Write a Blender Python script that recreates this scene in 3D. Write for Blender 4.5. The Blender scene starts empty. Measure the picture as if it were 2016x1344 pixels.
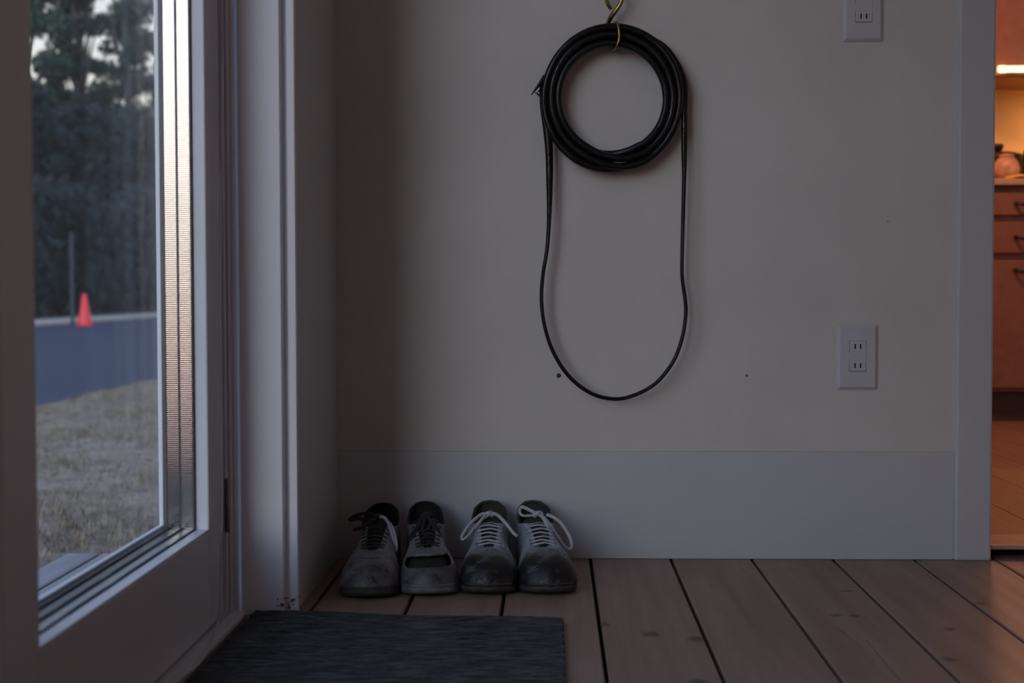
import bpy, math, random
import numpy as np
from mathutils import Vector
random.seed(7); rng = np.random.default_rng(7)
scene = bpy.context.scene
COL = scene.collection
PI = math.pi

# ------------------------------------------------------------------ camera
F = 2806.68; CAM = np.array([0.0, -2.53, 0.4796])
YAW, PIT, ROL = 0.0288879, 0.0362816, -0.0021620
_f = np.array([-math.sin(YAW)*math.cos(PIT), math.cos(YAW)*math.cos(PIT), -math.sin(PIT)])
_r = np.array([math.cos(YAW), math.sin(YAW), 0.0]); _d = np.cross(_f, _r)
_r2 = math.cos(ROL)*_r - math.sin(ROL)*_d; _d2 = math.sin(ROL)*_r + math.cos(ROL)*_d
def hit(x, y, ax, val):
    v = _r2*((x-1008)/F) + _d2*((y-672)/F) + _f
    t = (val-CAM[ax])/v[ax]
    return CAM + t*v
cd = bpy.data.cameras.new('camera'); cam = bpy.data.objects.new('camera', cd); COL.objects.link(cam)
cd.sensor_width = 36; cd.lens = F/2016*36; cd.clip_start = 0.02; cd.clip_end = 500
from mathutils import Matrix
M = Matrix.Identity(4)
for i in range(3):
    M[i][0] = _r2[i]; M[i][1] = -_d2[i]; M[i][2] = -_f[i]; M[i][3] = CAM[i]
cam.matrix_world = M
cd.dof.use_dof = True; cd.dof.focus_distance = 2.42; cd.dof.aperture_fstop = 5.0
scene.camera = cam

# ------------------------------------------------------------------ dusk sky
w = bpy.data.worlds.new('dusk'); scene.world = w; w.use_nodes = True
nt = w.node_tree; nt.nodes.clear()
wo = nt.nodes.new('ShaderNodeOutputWorld'); bg = nt.nodes.new('ShaderNodeBackground')
tc = nt.nodes.new('ShaderNodeTexCoord'); sx = nt.nodes.new('ShaderNodeSeparateXYZ'); rp = nt.nodes.new('ShaderNodeValToRGB')
nt.links.new(tc.outputs['Generated'], sx.inputs[0]); nt.links.new(sx.outputs['Z'], rp.inputs[0])
nt.links.new(bg.outputs[0], wo.inputs[0])
# sunset afterglow: a soft lobe around the point where the sun went down (its mirror image shows in the glazing spacers)
GA = math.radians(9); GE = math.radians(9)
dt = nt.nodes.new('ShaderNodeVectorMath'); dt.operation = 'DOT_PRODUCT'; dt.inputs[1].default_value = (-math.sin(GA)*math.cos(GE), -math.cos(GA)*math.cos(GE), math.sin(GE))
nt.links.new(tc.outputs['Generated'], dt.inputs[0])
mx0 = nt.nodes.new('ShaderNodeMath'); mx0.operation = 'MAXIMUM'; mx0.inputs[1].default_value = 0.0; nt.links.new(dt.outputs['Value'], mx0.inputs[0])
pw = nt.nodes.new('ShaderNodeMath'); pw.operation = 'POWER'; pw.inputs[1].default_value = 16.0; nt.links.new(mx0.outputs[0], pw.inputs[0])
gm = nt.nodes.new('ShaderNodeMath'); gm.operation = 'MULTIPLY_ADD'; gm.inputs[1].default_value = 8.0; gm.inputs[2].default_value = 1.0; nt.links.new(pw.outputs[0], gm.inputs[0])
sm_ = nt.nodes.new('ShaderNodeVectorMath'); sm_.operation = 'SCALE'; nt.links.new(rp.outputs[0], sm_.inputs[0]); nt.links.new(gm.outputs[0], sm_.inputs['Scale'])
nt.links.new(sm_.outputs[0], bg.inputs[0])
els = rp.color_ramp.elements
els[0].position = 0.0; els[0].color = (0.62, 0.39, 0.37, 1)
els[1].position = 1.0; els[1].color = (0.30, 0.40, 0.68, 1)
for p, c in ((0.05, (0.85, 0.61, 0.54, 1)), (0.13, (0.98, 0.90, 0.82, 1)), (0.25, (0.87, 0.90, 0.98, 1)), (0.45, (0.54, 0.61, 0.84, 1))):
    e = els.new(p); e.color = c
bg.inputs[1].default_value = 1.22
vs = scene.view_settings
scene.display_settings.display_device = 'sRGB'
vs.view_transform = 'Standard'; vs.look = 'None'; vs.exposure = 0.0; vs.gamma = 1.0; vs.use_curve_mapping = False
cy = scene.cycles
cy.use_denoising = True; cy.max_bounces = 12; cy.diffuse_bounces = 6; cy.transparent_max_bounces = 24
cy.glossy_bounces = 4; cy.sample_clamp_indirect = 6.0; cy.caustics_reflective = False; cy.caustics_refractive = False

# ------------------------------------------------------------------ helpers
class MB:
    def __init__(s): s.v = []; s.f = []
    def add(s, v, f):
        o = len(s.v); s.v += [tuple(float(c) for c in p) for p in v]; s.f += [tuple(i+o for i in q) for q in f]; return s
    def box(s, x0, x1, y0, y1, z0, z1):
        v = [(x, y, z) for z in (z0, z1) for y in (y0, y1) for x in (x0, x1)]
        return s.add(v, [(0, 2, 3, 1), (4, 5, 7, 6), (0, 1, 5, 4), (2, 6, 7, 3), (0, 4, 6, 2), (1, 3, 7, 5)])
    def sweep(s, pts, prof, closed=False, cap=True, up=(0, 1, 0)):
        """pts: centreline; prof(i) -> (ra, rb): half sizes along the frame's two axes"""
        pts = [np.array(p, float) for p in pts]; n = len(pts); K = 10; rings = []
        a0 = None
        for i, p in enumerate(pts):
            if closed: t = pts[(i+1) % n]-pts[i-1]
            else: t = pts[min(i+1, n-1)]-pts[max(i-1, 0)]
            t = t/(np.linalg.norm(t)+1e-12)
            if a0 is None:
                a = np.array(up, float)
                if abs(a@t) > .95: a = np.array((1.0, 0, 0))
            else: a = a0
            a = a-(a@t)*t; a /= np.linalg.norm(a); a0 = a; b = np.cross(t, a)
            ra, rb = prof(i)
            rings.append([p+a*ra*math.cos(2*PI*k/K)+b*rb*math.sin(2*PI*k/K) for k in range(K)])
        v = [q for r in rings for q in r]; f = []
        for i in range(n if closed else n-1):
            j = (i+1) % n
            for k in range(K):
                f.append((i*K+k, i*K+(k+1) % K, j*K+(k+1) % K, j*K+k))
        if not closed and cap:
            f.append(tuple(range(K-1, -1, -1))); f.append(tuple((n-1)*K+k for k in range(K)))
        return s.add(v, f)
    def tube(s, pts, r, closed=False, **k):
        return s.sweep(pts, (lambda i: (r, r)) if not callable(r) else (lambda i: (r(i), r(i))), closed, **k)
    def lathe(s, prof, c=(0, 0, 0), n=24):
        v = []; f = []; m = len(prof)
        for r, z in prof:
            for k in range(n): v.append((c[0]+r*math.cos(2*PI*k/n), c[1]+r*math.sin(2*PI*k/n), c[2]+z))
        for i in range(m-1):
            for k in range(n): f.append((i*n+k, i*n+(k+1) % n, (i+1)*n+(k+1) % n, (i+1)*n+k))
        f.append(tuple(range(n-1, -1, -1))); f.append(tuple((m-1)*n+k for k in range(n)))
        return s.add(v, f)
    def grid(s, P, wrap=False):
        """P[i][j] points"""
        n = len(P); m = len(P[0]); f = []
        for i in range(n-1):
            for j in range(m if wrap else m-1):
                k = (j+1) % m; f.append((i*m+j, i*m+k, (i+1)*m+k, (i+1)*m+j))
        return s.add([p for r in P for p in r], f)
    def build(s, name, mat, parent=None, smooth=False, bevel=0, loc=None, solid=0):
        me = bpy.data.meshes.new(name); me.from_pydata(s.v, [], s.f); me.update()
        o = bpy.data.objects.new(name, me); COL.objects.link(o)
        if mat: me.materials.append(mat)
        if smooth: me.polygons.foreach_set('use_smooth', [True]*len(me.polygons))
        if solid:
            m = o.modifiers.new('solid', 'SOLIDIFY'); m.thickness = solid; m.offset = -1
        if bevel:
            m = o.modifiers.new('bevel', 'BEVEL'); m.width = bevel; m.segments = 2; m.limit_method = 'ANGLE'; m.angle_limit = math.radians(40)
        if parent: o.parent = parent
        if loc is not None: o.location = loc
        return o
def tag(o, label, cat, group=None, kind=None):
    o['label'] = label
    if cat: o['category'] = cat
    if group: o['group'] = group
    if kind: o['kind'] = kind
    return o
def empty(name, loc=(0, 0, 0), rz=0):
    o = bpy.data.objects.new(name, None); COL.objects.link(o); o.location = loc; o.rotation_euler = (0, 0, rz); o.empty_display_size = .05
    return o
def copy_tree(o, parent=None):
    c = o.copy(); COL.objects.link(c); c.parent = parent
    for ch in o.children: copy_tree(ch, c)
    return c
def box(name, mat, b, parent=None, bevel=0.0):
    """centred origin box"""
    x0, x1, y0, y1, z0, z1 = b
    c = ((x0+x1)/2, (y0+y1)/2, z0)
    o = MB().box(x0-c[0], x1-c[0], y0-c[1], y1-c[1], 0, z1-z0).build(name, mat, parent, bevel=bevel, loc=c)
    return o
def smooth_path(pts, n=60, closed=False):
    P = np.array(pts, float); m = len(P); out = []
    segs = m if closed else m-1
    per = max(2, n//segs)
    for i in range(segs):
        g = lambda k: P[k % m] if closed else P[min(max(k, 0), m-1)]
        p0, p1, p2, p3 = g(i-1), g(i), g(i+1), g(i+2)
        for j in range(per):
            t = j/per
            out.append(.5*((2*p1)+(-p0+p2)*t+(2*p0-5*p1+4*p2-p3)*t*t+(-p0+3*p1-3*p2+p3)*t**3))
    if not closed: out.append(P[-1])
    return out

# ------------------------------------------------------------------ materials
class N:
    def __init__(s, name):
        s.m = bpy.data.materials.new(name); s.m.use_nodes = True; s.t = s.m.node_tree
        s.b = s.t.nodes['Principled BSDF']; s.out = s.t.nodes['Material Output']
    def n(s, typ, **k):
        q = s.t.nodes.new(typ)
        for a, v in k.items(): setattr(q, a, v)
        return q
    def l(s, a, b): s.t.links.new(a, b)
    def coord(s, kind='Object', scale=(1, 1, 1), loc=(0, 0, 0)):
        t = s.n('ShaderNodeTexCoord'); m = s.n('ShaderNodeMapping'); m.inputs['Scale'].default_value = scale; m.inputs['Location'].default_value = loc
        s.l(t.outputs[kind], m.inputs[0]); return m.outputs[0]
    def pos(s, scale=(1, 1, 1)):
        t = s.n('ShaderNodeNewGeometry'); m = s.n('ShaderNodeMapping'); m.inputs['Scale'].default_value = scale
        s.l(t.outputs['Position'], m.inputs[0]); return m.outputs[0]
    def noise(s, vec, scale, detail=4, rough=.5):
        q = s.n('ShaderNodeTexNoise'); q.inputs['Scale'].default_value = scale; q.inputs['Detail'].default_value = detail; q.inputs['Roughness'].default_value = rough
        if vec is not None: s.l(vec, q.inputs['Vector'])
        return q.outputs['Fac']
    def ramp(s, fac, stops):
        q = s.n('ShaderNodeValToRGB'); e = q.color_ramp.elements
        e[0].position, e[0].color = stops[0][0], tuple(stops[0][1])+(1,)
        e[1].position, e[1].color = stops[-1][0], tuple(stops[-1][1])+(1,)
        for p, c in stops[1:-1]:
            x = e.new(p); x.color = tuple(c)+(1,)
        s.l(fac, q.inputs[0]); return q.outputs[0]
    def math(s, op, a, b=None, clamp=False):
        q = s.n('ShaderNodeMath', operation=op, use_clamp=clamp)
        for i, v in enumerate((a, b)):
            if v is None: continue
            if isinstance(v, (int, float)): q.inputs[i].default_value = v
            else: s.l(v, q.inputs[i])
        return q.outputs[0]
    def mix(s, fac, a, b):
        q = s.n('ShaderNodeMix', data_type='RGBA')
        for i, v in ((0, fac), (6, a), (7, b)):
            if isinstance(v, (int, float)): q.inputs[i].default_value = v
            elif isinstance(v, tuple): q.inputs[i].default_value = v+(1,) if len(v) == 3 else v
            else: s.l(v, q.inputs[i])
        return q.outputs[2]
    def bump(s, h, strength=.3, dist=.002):
        q = s.n('ShaderNodeBump'); q.inputs['Strength'].default_value = strength; q.inputs['Distance'].default_value = dist
        s.l(h, q.inputs['Height']); s.l(q.outputs[0], s.b.inputs['Normal']); return s
    def set(s, color=None, rough=None, metal=None, spec=None):
        for k, v in (('Base Color', color), ('Roughness', rough), ('Metallic', metal), ('Specular IOR Level', spec)):
            if v is None: continue
            if isinstance(v, (int, float)): s.b.inputs[k].default_value = v
            elif isinstance(v, tuple): s.b.inputs[k].default_value = v+(1,)
            else: s.l(v, s.b.inputs[k])
        return s
def paint(name, c, rough=.55, var=.06, scale=6, fine=180, bs=.12, spec=.3):
    a = N(name); p = a.pos(); n1 = a.noise(p, scale, 5)
    d = tuple(x*(1-var*2) for x in c)
    a.set(a.ramp(n1, [(.3, d), (.7, c)]), rough, spec=spec); a.bump(a.noise(p, fine, 3), bs, .0006); return a.m
def plain(name, c, rough=.5, metal=0, var=.1, scale=40, spec=.5):
    a = N(name); n1 = a.noise(a.coord(), scale, 4)
    a.set(a.ramp(n1, [(.3, tuple(x*(1-var) for x in c)), (.7, tuple(min(1, x*(1+var)) for x in c))]), rough, metal, spec); return a.m
MAT = {}
def wallmat():
    a = N('plaster'); p = a.pos(); n1 = a.noise(p, 3.5, 6, .6); n2 = a.noise(p, 420, 2)
    c = a.ramp(n1, [(.3, (.655, .645, .625)), (.7, (.735, .725, .705))])
    a.set(c, .75, spec=.2)
    a.bump(a.math('ADD', n2, a.math('MULTIPLY', a.noise(p, 90, 3), .8)), .6, .0008); return a.m
MAT['wall'] = wallmat()
MAT['board'] = paint('painted_board', (.62, .655, .69), .5, .03, 5, 260, .12)
MAT['frame'] = paint('painted_frame', (.70, .745, .815), .42, .03, 8, 150, .06)
MAT['bright'] = paint('bounce_wall_paint', (.85, .84, .79), .8)  # unseen rear and right walls made paler to bounce light into the corner
MAT['ceil'] = paint('ceiling_paint', (.85, .84, .81), .8)
def casing():
    a = N('casing_paint'); p = a.pos(); s = a.n('ShaderNodeSeparateXYZ'); a.l(p, s.inputs[0])
    low = a.math('MULTIPLY', a.math('LESS_THAN', s.outputs[2], .026), a.math('GREATER_THAN', s.outputs[0], -.408))
    chip = a.math('GREATER_THAN', a.noise(p, 190, 3, .6), .57)
    m = a.math('MULTIPLY', low, chip)
    a.set(a.mix(m, (.85, .885, .96), (.10, .08, .07)), .45, spec=.35); a.bump(a.noise(p, 160, 3), .06, .0005); return a.m
MAT['casing'] = casing()
def pine(name, dark, light, knots=(), scratches=(), rough=.5):
    a = N(name); p = a.pos(); oi = a.n('ShaderNodeObjectInfo')
    cm = a.n('ShaderNodeCombineXYZ'); a.l(a.math('MULTIPLY', oi.outputs['Random'], 37.0), cm.inputs[1]); a.l(a.math('MULTIPLY', oi.outputs['Random'], 5.0), cm.inputs[0])
    va = a.n('ShaderNodeVectorMath', operation='ADD'); a.l(p, va.inputs[0]); a.l(cm.outputs[0], va.inputs[1])
    mp = a.n('ShaderNodeMapping'); mp.inputs['Scale'].default_value = (30, 1.6, 30); a.l(va.outputs[0], mp.inputs[0])
    g = a.noise(mp.outputs[0], 1.0, 6, .6)
    m2 = a.n('ShaderNodeMapping'); m2.inputs['Scale'].default_value = (5, 2.2, 5); a.l(va.outputs[0], m2.inputs[0])
    c = a.ramp(g, [(.25, dark), (.75, light)])
    c = a.mix(a.math('MULTIPLY', a.noise(m2.outputs[0], 1.2, 5, .6), .55), c, tuple(x*.62 for x in dark))
    tint = a.math('MULTIPLY', oi.outputs['Random'], .22)
    c = a.mix(tint, c, tuple(x*.8 for x in dark))
    for (kx, ky, rx, ry) in knots:
        s = a.n('ShaderNodeMapping'); s.inputs['Location'].default_value = (-kx/rx, -ky/ry, 0); s.inputs['Scale'].default_value = (1/rx, 1/ry, 0); a.l(p, s.inputs[0])
        ln = a.n('ShaderNodeVectorMath', operation='LENGTH'); a.l(s.outputs[0], ln.inputs[0])
        r = a.math('ADD', ln.outputs['Value'], a.math('MULTIPLY', a.math('SUBTRACT', a.noise(p, 60, 3), .5), 1.1))
        k = a.ramp(r, [(.35, (1, 1, 1)), (.75, (.45, .45, .45)), (1.0, (0, 0, 0))])
        c = a.mix(a.math('MULTIPLY', k, .8), c, tuple(x*.22 for x in dark))
    for (x0, y0, x1, y1, wd) in scratches:
        L = math.hypot(x1-x0, y1-y0); ang = math.atan2(y1-y0, x1-x0)
        s = a.n('ShaderNodeMapping', vector_type='TEXTURE'); s.inputs['Location'].default_value = ((x0+x1)/2, (y0+y1)/2, 0); s.inputs['Rotation'].default_value = (0, 0, ang); s.inputs['Scale'].default_value = (L/2, wd, 1)
        a.l(p, s.inputs[0]); sp = a.n('ShaderNodeSeparateXYZ'); a.l(s.outputs[0], sp.inputs[0])
        k = a.math('MULTIPLY', a.math('LESS_THAN', a.math('ABSOLUTE', sp.outputs[0]), 1), a.math('LESS_THAN', a.math('ABSOLUTE', sp.outputs[1]), 1))
        c = a.mix(a.math('MULTIPLY', k, .6), c, tuple(x*.3 for x in dark))
    a.set(c, a.ramp(g, [(.2, (rough+.1,)*3), (.8, (rough-.08,)*3)]), spec=.35); a.bump(g, .15, .0015); return a.m
def fl(x, y):
    q = hit(x, y, 2, 0); return float(q[0]), float(q[1])
KN = []
for x, y, rx, ry in ((1280, 1248, .016, .022), (1372, 1258, .017, .020), (1190, 1228, .010, .018), (1645, 1211, .012, .012), (1682, 1212, .010, .010), (1870, 1298, .014, .014), (1752, 1227, .004, .004), (1930, 1187, .011, .012), (1870, 1238, .012, .012), (1376, 1343, .014, .02), (1668, 1163, .018, .008)):
    fx, fy = fl(x, y); KN.append((fx, fy, rx, ry))
SC = [fl(1648, 1236)+fl(1700, 1277)+(.0012,), fl(1704, 1258)+fl(1776, 1344)+(.0012,), fl(1880, 1110)+fl(1952, 1152)+(.0008,)]
MAT['pine'] = pine('pine_boards', (.32, .215, .175), (.48, .34, .28), KN, SC)
MAT['kpine'] = pine('kitchen_boards', (.25, .14, .095), (.36, .21, .14), rough=.4)
MAT['dark'] = plain('dark_void', (.012, .012, .012), .9)
MAT['deck'] = pine('weathered_step', (.20, .22, .26), (.34, .37, .42), rough=.55)
def glass():
    a = N('window_glass'); t = a.t; t.nodes.remove(a.b)
    tr = a.n('ShaderNodeBsdfTransparent'); tr.inputs[0].default_value = (.97, .985, .99, 1)
    gl = a.n('ShaderNodeBsdfGlossy'); gl.inputs['Roughness'].default_value = .0; gl.inputs[0].default_value = (.9, .95, 1, 1)
    ge = a.n('ShaderNodeNewGeometry'); ior = a.n('ShaderNodeMix'); ior.inputs[2].default_value = 1.07; ior.inputs[3].default_value = 1/1.07
    a.l(ge.outputs['Backfacing'], ior.inputs[0])
    fr = a.n('ShaderNodeFresnel'); a.l(ior.outputs[0], fr.inputs[0])
    mx = a.n('ShaderNodeMixShader'); a.l(fr.outputs[0], mx.inputs[0]); a.l(tr.outputs[0], mx.inputs[1]); a.l(gl.outputs[0], mx.inputs[2])
    a.l(mx.outputs[0], a.out.inputs[0]); return a.m
MAT['glass'] = glass()
def spacer():
    a = N('perforated_aluminium'); p = a.pos()
    wv = a.n('ShaderNodeTexWave', wave_type='BANDS', bands_direction='Z'); wv.inputs['Scale'].default_value = 110; wv.inputs['Distortion'].default_value = .4; wv.inputs['Detail'].default_value = 1
    a.l(p, wv.inputs[0])
    a.set((.235, .225, .205), .07, 1.0); a.bump(wv.outputs['Fac'], .10, .0006); return a.m
MAT['spacer'] = spacer()
MAT['spacer_low'] = plain('grey_spacer', (.20, .23, .27), .35, .6)
MAT['gasket'] = plain('black_gasket', (.02, .022, .03), .55)
MAT['seal'] = plain('grey_edge_seal', (.06, .07, .09), .4)
def rubber():
    a = N('black_rubber'); p = a.coord(); n1 = a.noise(p, 60, 4)
    a.set(a.ramp(n1, [(.3, (.007, .008, .008)), (.7, (.012, .013, .013))]), .26, spec=.32); return a.m
MAT['rubber'] = rubber()
MAT['brass'] = plain('aged_brass', (.50, .36, .16), .28, 1.0, .25, 60)
MAT['plate'] = plain('outlet_plastic', (.60, .62, .67), .35, 0, .02)
MAT['cord'] = plain('white_cable', (.62, .64, .68), .4, 0, .05)
MAT['hinge'] = plain('dull_steel', (.30, .31, .33), .45, .7)
def rug():
    a = N('woven_wool'); p = a.pos(); m = a.n('ShaderNodeMapping'); m.inputs['Scale'].default_value = (14, 190, 1); a.l(p, m.inputs[0])
    g = a.noise(m.outputs[0], 1, 6, .7); g2 = a.noise(p, 9, 3)
    c = a.ramp(g, [(.34, (.022, .027, .026)), (.5, (.085, .095, .092)), (.68, (.20, .22, .21))])
    c = a.mix(a.math('MULTIPLY', g2, .35), c, (.026, .03, .03))
    a.set(c, .95, spec=.1); a.bump(g, .8, .003); return a.m
MAT['rug'] = rug()
def leather(name, c, dirt_shade, dirt_shade_amt, start, soft):
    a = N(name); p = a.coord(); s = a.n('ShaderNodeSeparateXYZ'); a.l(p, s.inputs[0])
    front = a.math('MULTIPLY', a.math('SUBTRACT', a.math('MULTIPLY', s.outputs[1], -1), start), 1/soft, True)  # darker towards the toe: grime plus toe shade put into the colour
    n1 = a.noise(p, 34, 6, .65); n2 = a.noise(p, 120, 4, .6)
    m = a.math('MULTIPLY', a.math('ADD', a.math('MULTIPLY', front, .75), .22), a.math('MULTIPLY', n1, dirt_shade_amt*1.9), True)
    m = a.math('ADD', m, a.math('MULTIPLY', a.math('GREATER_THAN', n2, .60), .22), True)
    col = a.mix(m, c, dirt_shade)
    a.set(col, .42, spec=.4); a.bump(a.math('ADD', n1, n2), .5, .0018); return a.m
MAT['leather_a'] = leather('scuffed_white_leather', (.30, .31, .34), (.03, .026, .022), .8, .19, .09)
MAT['leather_b'] = leather('muddy_shaded_white_leather', (.46, .50, .60), (.018, .018, .018), 1.12, .20, .06)
MAT['sole'] = plain('grubby_rubber_sole', (.045, .042, .04), .7, 0, .4, 50)
MAT['sole_light'] = plain('pale_rubber_sole', (.17, .17, .18), .65, 0, .35, 50)
MAT['lining'] = plain('black_lining', (.018, .018, .02), .9)
MAT['lining_grey'] = plain('dark_grey_lining', (.045, .047, .05), .9)
MAT['lace'] = plain('white_cotton_lace', (.50, .53, .60), .85, 0, .15, 200)
MAT['lace_dark'] = plain('black_cotton_lace', (.03, .03, .032), .85, 0, .15, 200)
MAT['stripe'] = plain('grey_stripe', (.20, .21, .24), .6)
MAT['eyelet'] = plain('dark_eyelet', (.02, .02, .022), .5)

# ------------------------------------------------------------------ floor
floor = box('floor', MAT['dark'], (-.5475, 2.4, -3.5, .13, -.08, -.022))
tag(floor, 'floor of wide worn pine boards with dark open joints', 'floor', kind='structure')
PW, PC = .143397, .066019
k = -5; edges = []
while PC+k*PW < 2.39: edges.append(PC+k*PW); k += 1
plank_mesh = None
for e in edges:
    x0 = max(e, -.545); x1 = min(e+PW, 2.395); g = .0028
    full = abs((x1-x0)-PW) < 1e-6
    if full and plank_mesh is not None:
        o = bpy.data.objects.new('plank', plank_mesh); COL.objects.link(o); o.parent = floor; o.location = ((x0+x1)/2, -2.29, .035)
        m = o.modifiers.new('bevel', 'BEVEL'); m.width = .0015; m.segments = 1
    else:
        hw = (x1-x0)/2-g
        o = MB().box(-hw, hw, -1.8, 1.8, -.0, .022).build('plank', MAT['pine'], floor, bevel=.0015, loc=((x0+x1)/2, -2.29, .035))
        if full: plank_mesh = o.data
    o.location = ((x0+x1)/2-floor.location.x, -1.68-floor.location.y, -.022-floor.location.z)

# ------------------------------------------------------------------ back wall
XR = .7715
wb = box('wall_back', MAT['wall'], (-.5475, .7125, .0, .13, .1924, 2.42))
tag(wb, 'off-white textured plaster wall that the black hose hangs on', 'wall', kind='structure')
bb = box('baseboard_back', MAT['board'], (-.3865, .7074, -.0015, .012, .0005, .192), bevel=.0012)
tag(bb, 'tall painted baseboard under the plaster wall behind the shoes', 'baseboard', kind='structure')
wl0 = box('wall_lower', MAT['board'], (-.5475, .7125, .012, .13, 0, .1923), wb); wl0.location = tuple(np.array(wl0.location)-np.array(wb.location))
for x, y, r in ((1100, 739, .0042), (1470, 739, .0022), (1748, 436, .0011), (424+0, 0, 0)):
    if r:
        q = hit(x, y, 1, 0)
        o = MB().lathe([(r*.4, 0), (r, .0006), (r*.8, .0016), (r*.2, .002)], n=10).build('nail', MAT['seal'], wb, True)
        o.rotation_euler = (PI/2, 0, 0); o.location = (q[0]-wb.location.x, .0002-wb.location.y, q[2]-wb.location.z)
t1 = box('trim_1', MAT['board'], (.7074, XR, -.010, .136, .0, 2.05), bevel=.0045)
tag(t1, 'painted casing post at the edge of the kitchen doorway', 'trim', kind='structure')
wh = box('wall_header', MAT['wall'], (.7125, 2.4, .0, .13, 2.05, 2.42)); tag(wh, 'plaster wall strip above the kitchen doorway', 'wall', kind='structure')
wr2 = box('wall_back_right', MAT['wall'], (1.66, 2.4, .0, .13, .0, 2.05)); tag(wr2, 'plaster wall on the far side of the kitchen doorway', 'wall', kind='structure')
# rest of the room shell, behind the camera
o = box('ceiling', MAT['ceil'], (-.5475, 2.4, -3.5, .13, 2.42, 2.5)); tag(o, 'plain pale ceiling of the entrance room', 'ceiling', kind='structure')
o = box('wall_right', MAT['bright'], (2.4, 2.5, -3.5, .13, 0, 2.42)); tag(o, 'plaster wall on the side away from the glass doors', 'wall', kind='structure')
o = box('wall_rear', MAT['bright'], (-.5475, 2.4, -3.6, -3.5, 0, 2.42)); tag(o, 'plaster wall of the room facing the hanging hose', 'wall', kind='structure')

# ------------------------------------------------------------------ left wall with glass doors
wl = box('wall_left', MAT['board'], (-.5475, -.3845, -.4255, .0, .0, 2.42)); tag(wl, 'shadowed painted wall return between glass door and plaster wall', 'wall', kind='structure')
t2 = empty('trim_2', (-.42, -.44, 0)); tag(t2, 'painted door casing with stepped edge and chipped paint at its foot', 'trim', kind='structure')
def kid(name, mat, b, par, bevel=0.0):
    o = box(name, mat, b, par, bevel); o.location = tuple(np.array(o.location)-np.array(par.location)); return o
kid('casing_face', MAT['casing'], (-.4605, -.3975, -.4555, -.4256, .001, 2.42), t2, .0015)
kid('casing_edge', MAT['casing'], (-.3905, -.3785, -.4400, -.4258, .001, 2.42), t2, .0015)
kid('casing_back', MAT['casing'], (-.398, -.390, -.4360, -.4257, .001, 2.42), t2)
t3 = empty('trim_3', (-.52, -.48, 0)); tag(t3, 'painted door jamb the glass door is hinged to', 'trim', kind='structure')
kid('jamb', MAT['frame'], (-.5475, -.4705, -.5005, -.4560, .001, 2.10), t3, .001)
kid('stop_moulding', MAT['frame'], (-.4704, -.4625, -.4760, -.4560, .001, 2.10), t3, .0025)
kid('stop_moulding', MAT['frame'], (-.4704, -.4665, -.4880, -.4761, .001, 2.10), t3, .0015)
wl2 = box('wall_left_upper', MAT['wall'], (-.5475, -.46, -3.5, -.4561, 2.101, 2.42)); tag(wl2, 'wall strip above the glass doors', 'wall', kind='structure')
wl3 = box('wall_left_rear', MAT['wall'], (-.5475, -.46, -3.5, -2.965, 0, 2.10)); tag(wl3, 'wall beyond the third glass door', 'wall', kind='structure')
tag(box('foundation', MAT['board'], (-.5475, -.50, -3.6, .13, -.59, -.081)), 'pale foundation strip under the glass doors', 'foundation', kind='structure')
sill = empty('trim_4', (-.5, -1.3, 0)); tag(sill, 'low threshold strip under the glass doors', 'trim', kind='structure')
kid('threshold', MAT['frame'], (-.56, -.4705, -2.964, -.5006, .0005, .010), sill, .001)
kid('threshold_lip', MAT['frame'], (-.4704, -.4490, -2.964, -.4770, .0006, .013), sill, .004)

def glass_door(name, y1, label):
    """hinge edge y1 (far), leaf runs towards -Y; origin at foot of the hinge edge"""
    d = empty(name, (-.475, y1, .0)); tag(d, label, 'door', kind='structure')
    W = .8170; SF = .0820; SN = .0860; Z0, ZB, ZT, Z1 = .0135, .1500, 1.985, 2.095
    xo = -.070
    P = lambda nm, mt, b, bv=.0: box(nm, mt, b, d, bv)
    P('stile', MAT['frame'], (xo, 0, -SF, 0, Z0, Z1), .0025)
    P('stile', MAT['frame'], (xo, 0, -W, -W+SN, Z0, Z1), .0025)
    P('rail', MAT['frame'], (xo, 0, -W+SN, -SF, Z0, ZB-.003), .001)
    P('rail', MAT['frame'], (xo, 0, -W+SN, -SF, ZT, Z1), .001)
    P('glazing_bead', MAT['frame'], (-.0185, -.0006, -W+SN, -SF, ZB-.003, ZB), .0015)
    P('glazing_bead', MAT['frame'], (-.0705, -.0630, -W+SN, -SF, ZB-.003, ZB+.006), .001)
    # rebate floor darker under the glazing unit, gaskets
    P('edge_seal', MAT['seal'], (-.0629, -.0186, -W+SN, -SF, ZB-.003, ZB-.002))
    for x0, x1 in ((-.0215, -.0187), (-.0406, -.0380), (-.0629, -.0568)):
        P('gasket', MAT['gasket'], (x0, x1, -SF-.0035, -SF, ZB-.002, ZT))
        P('gasket', MAT['gasket'], (x0, x1, -W+SN, -SF-.0036, ZB-.002, ZB+.002))
    for x0, x1 in ((-.0379, -.0216), (-.0567, -.0407)):
        P('spacer', MAT['spacer'], (x0, x1, -SF-.0022, -SF, ZB-.002, ZT))
        P('spacer', MAT['spacer_low'] if x0 > -.04 else MAT['seal'], (x0, x1, -W+SN, -SF-.0023, ZB-.002, ZB-.0008))
        P('spacer', MAT['spacer'], (x0, x1, -W+SN, -W+SN+.0022, ZB-.0007, ZT))
    for x0, x1 in ((-.0213, -.0190), (-.0404, -.0382), (-.0600, -.0575)):
        P('pane', MAT['glass'], (x0, x1, -W+SN+.002, -SF-.0036, ZB+.0021, ZT-.001))
    return d
door = glass_door('door_1', -.5030, 'white glass door with triple glazing looking out to the road')
hx = hit(443, 1060, 0, -.468)
box('hinge', MAT['hinge'], (.0006, .0035, -.006, .0100, .1345, .2070), door, .0012)
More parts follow.
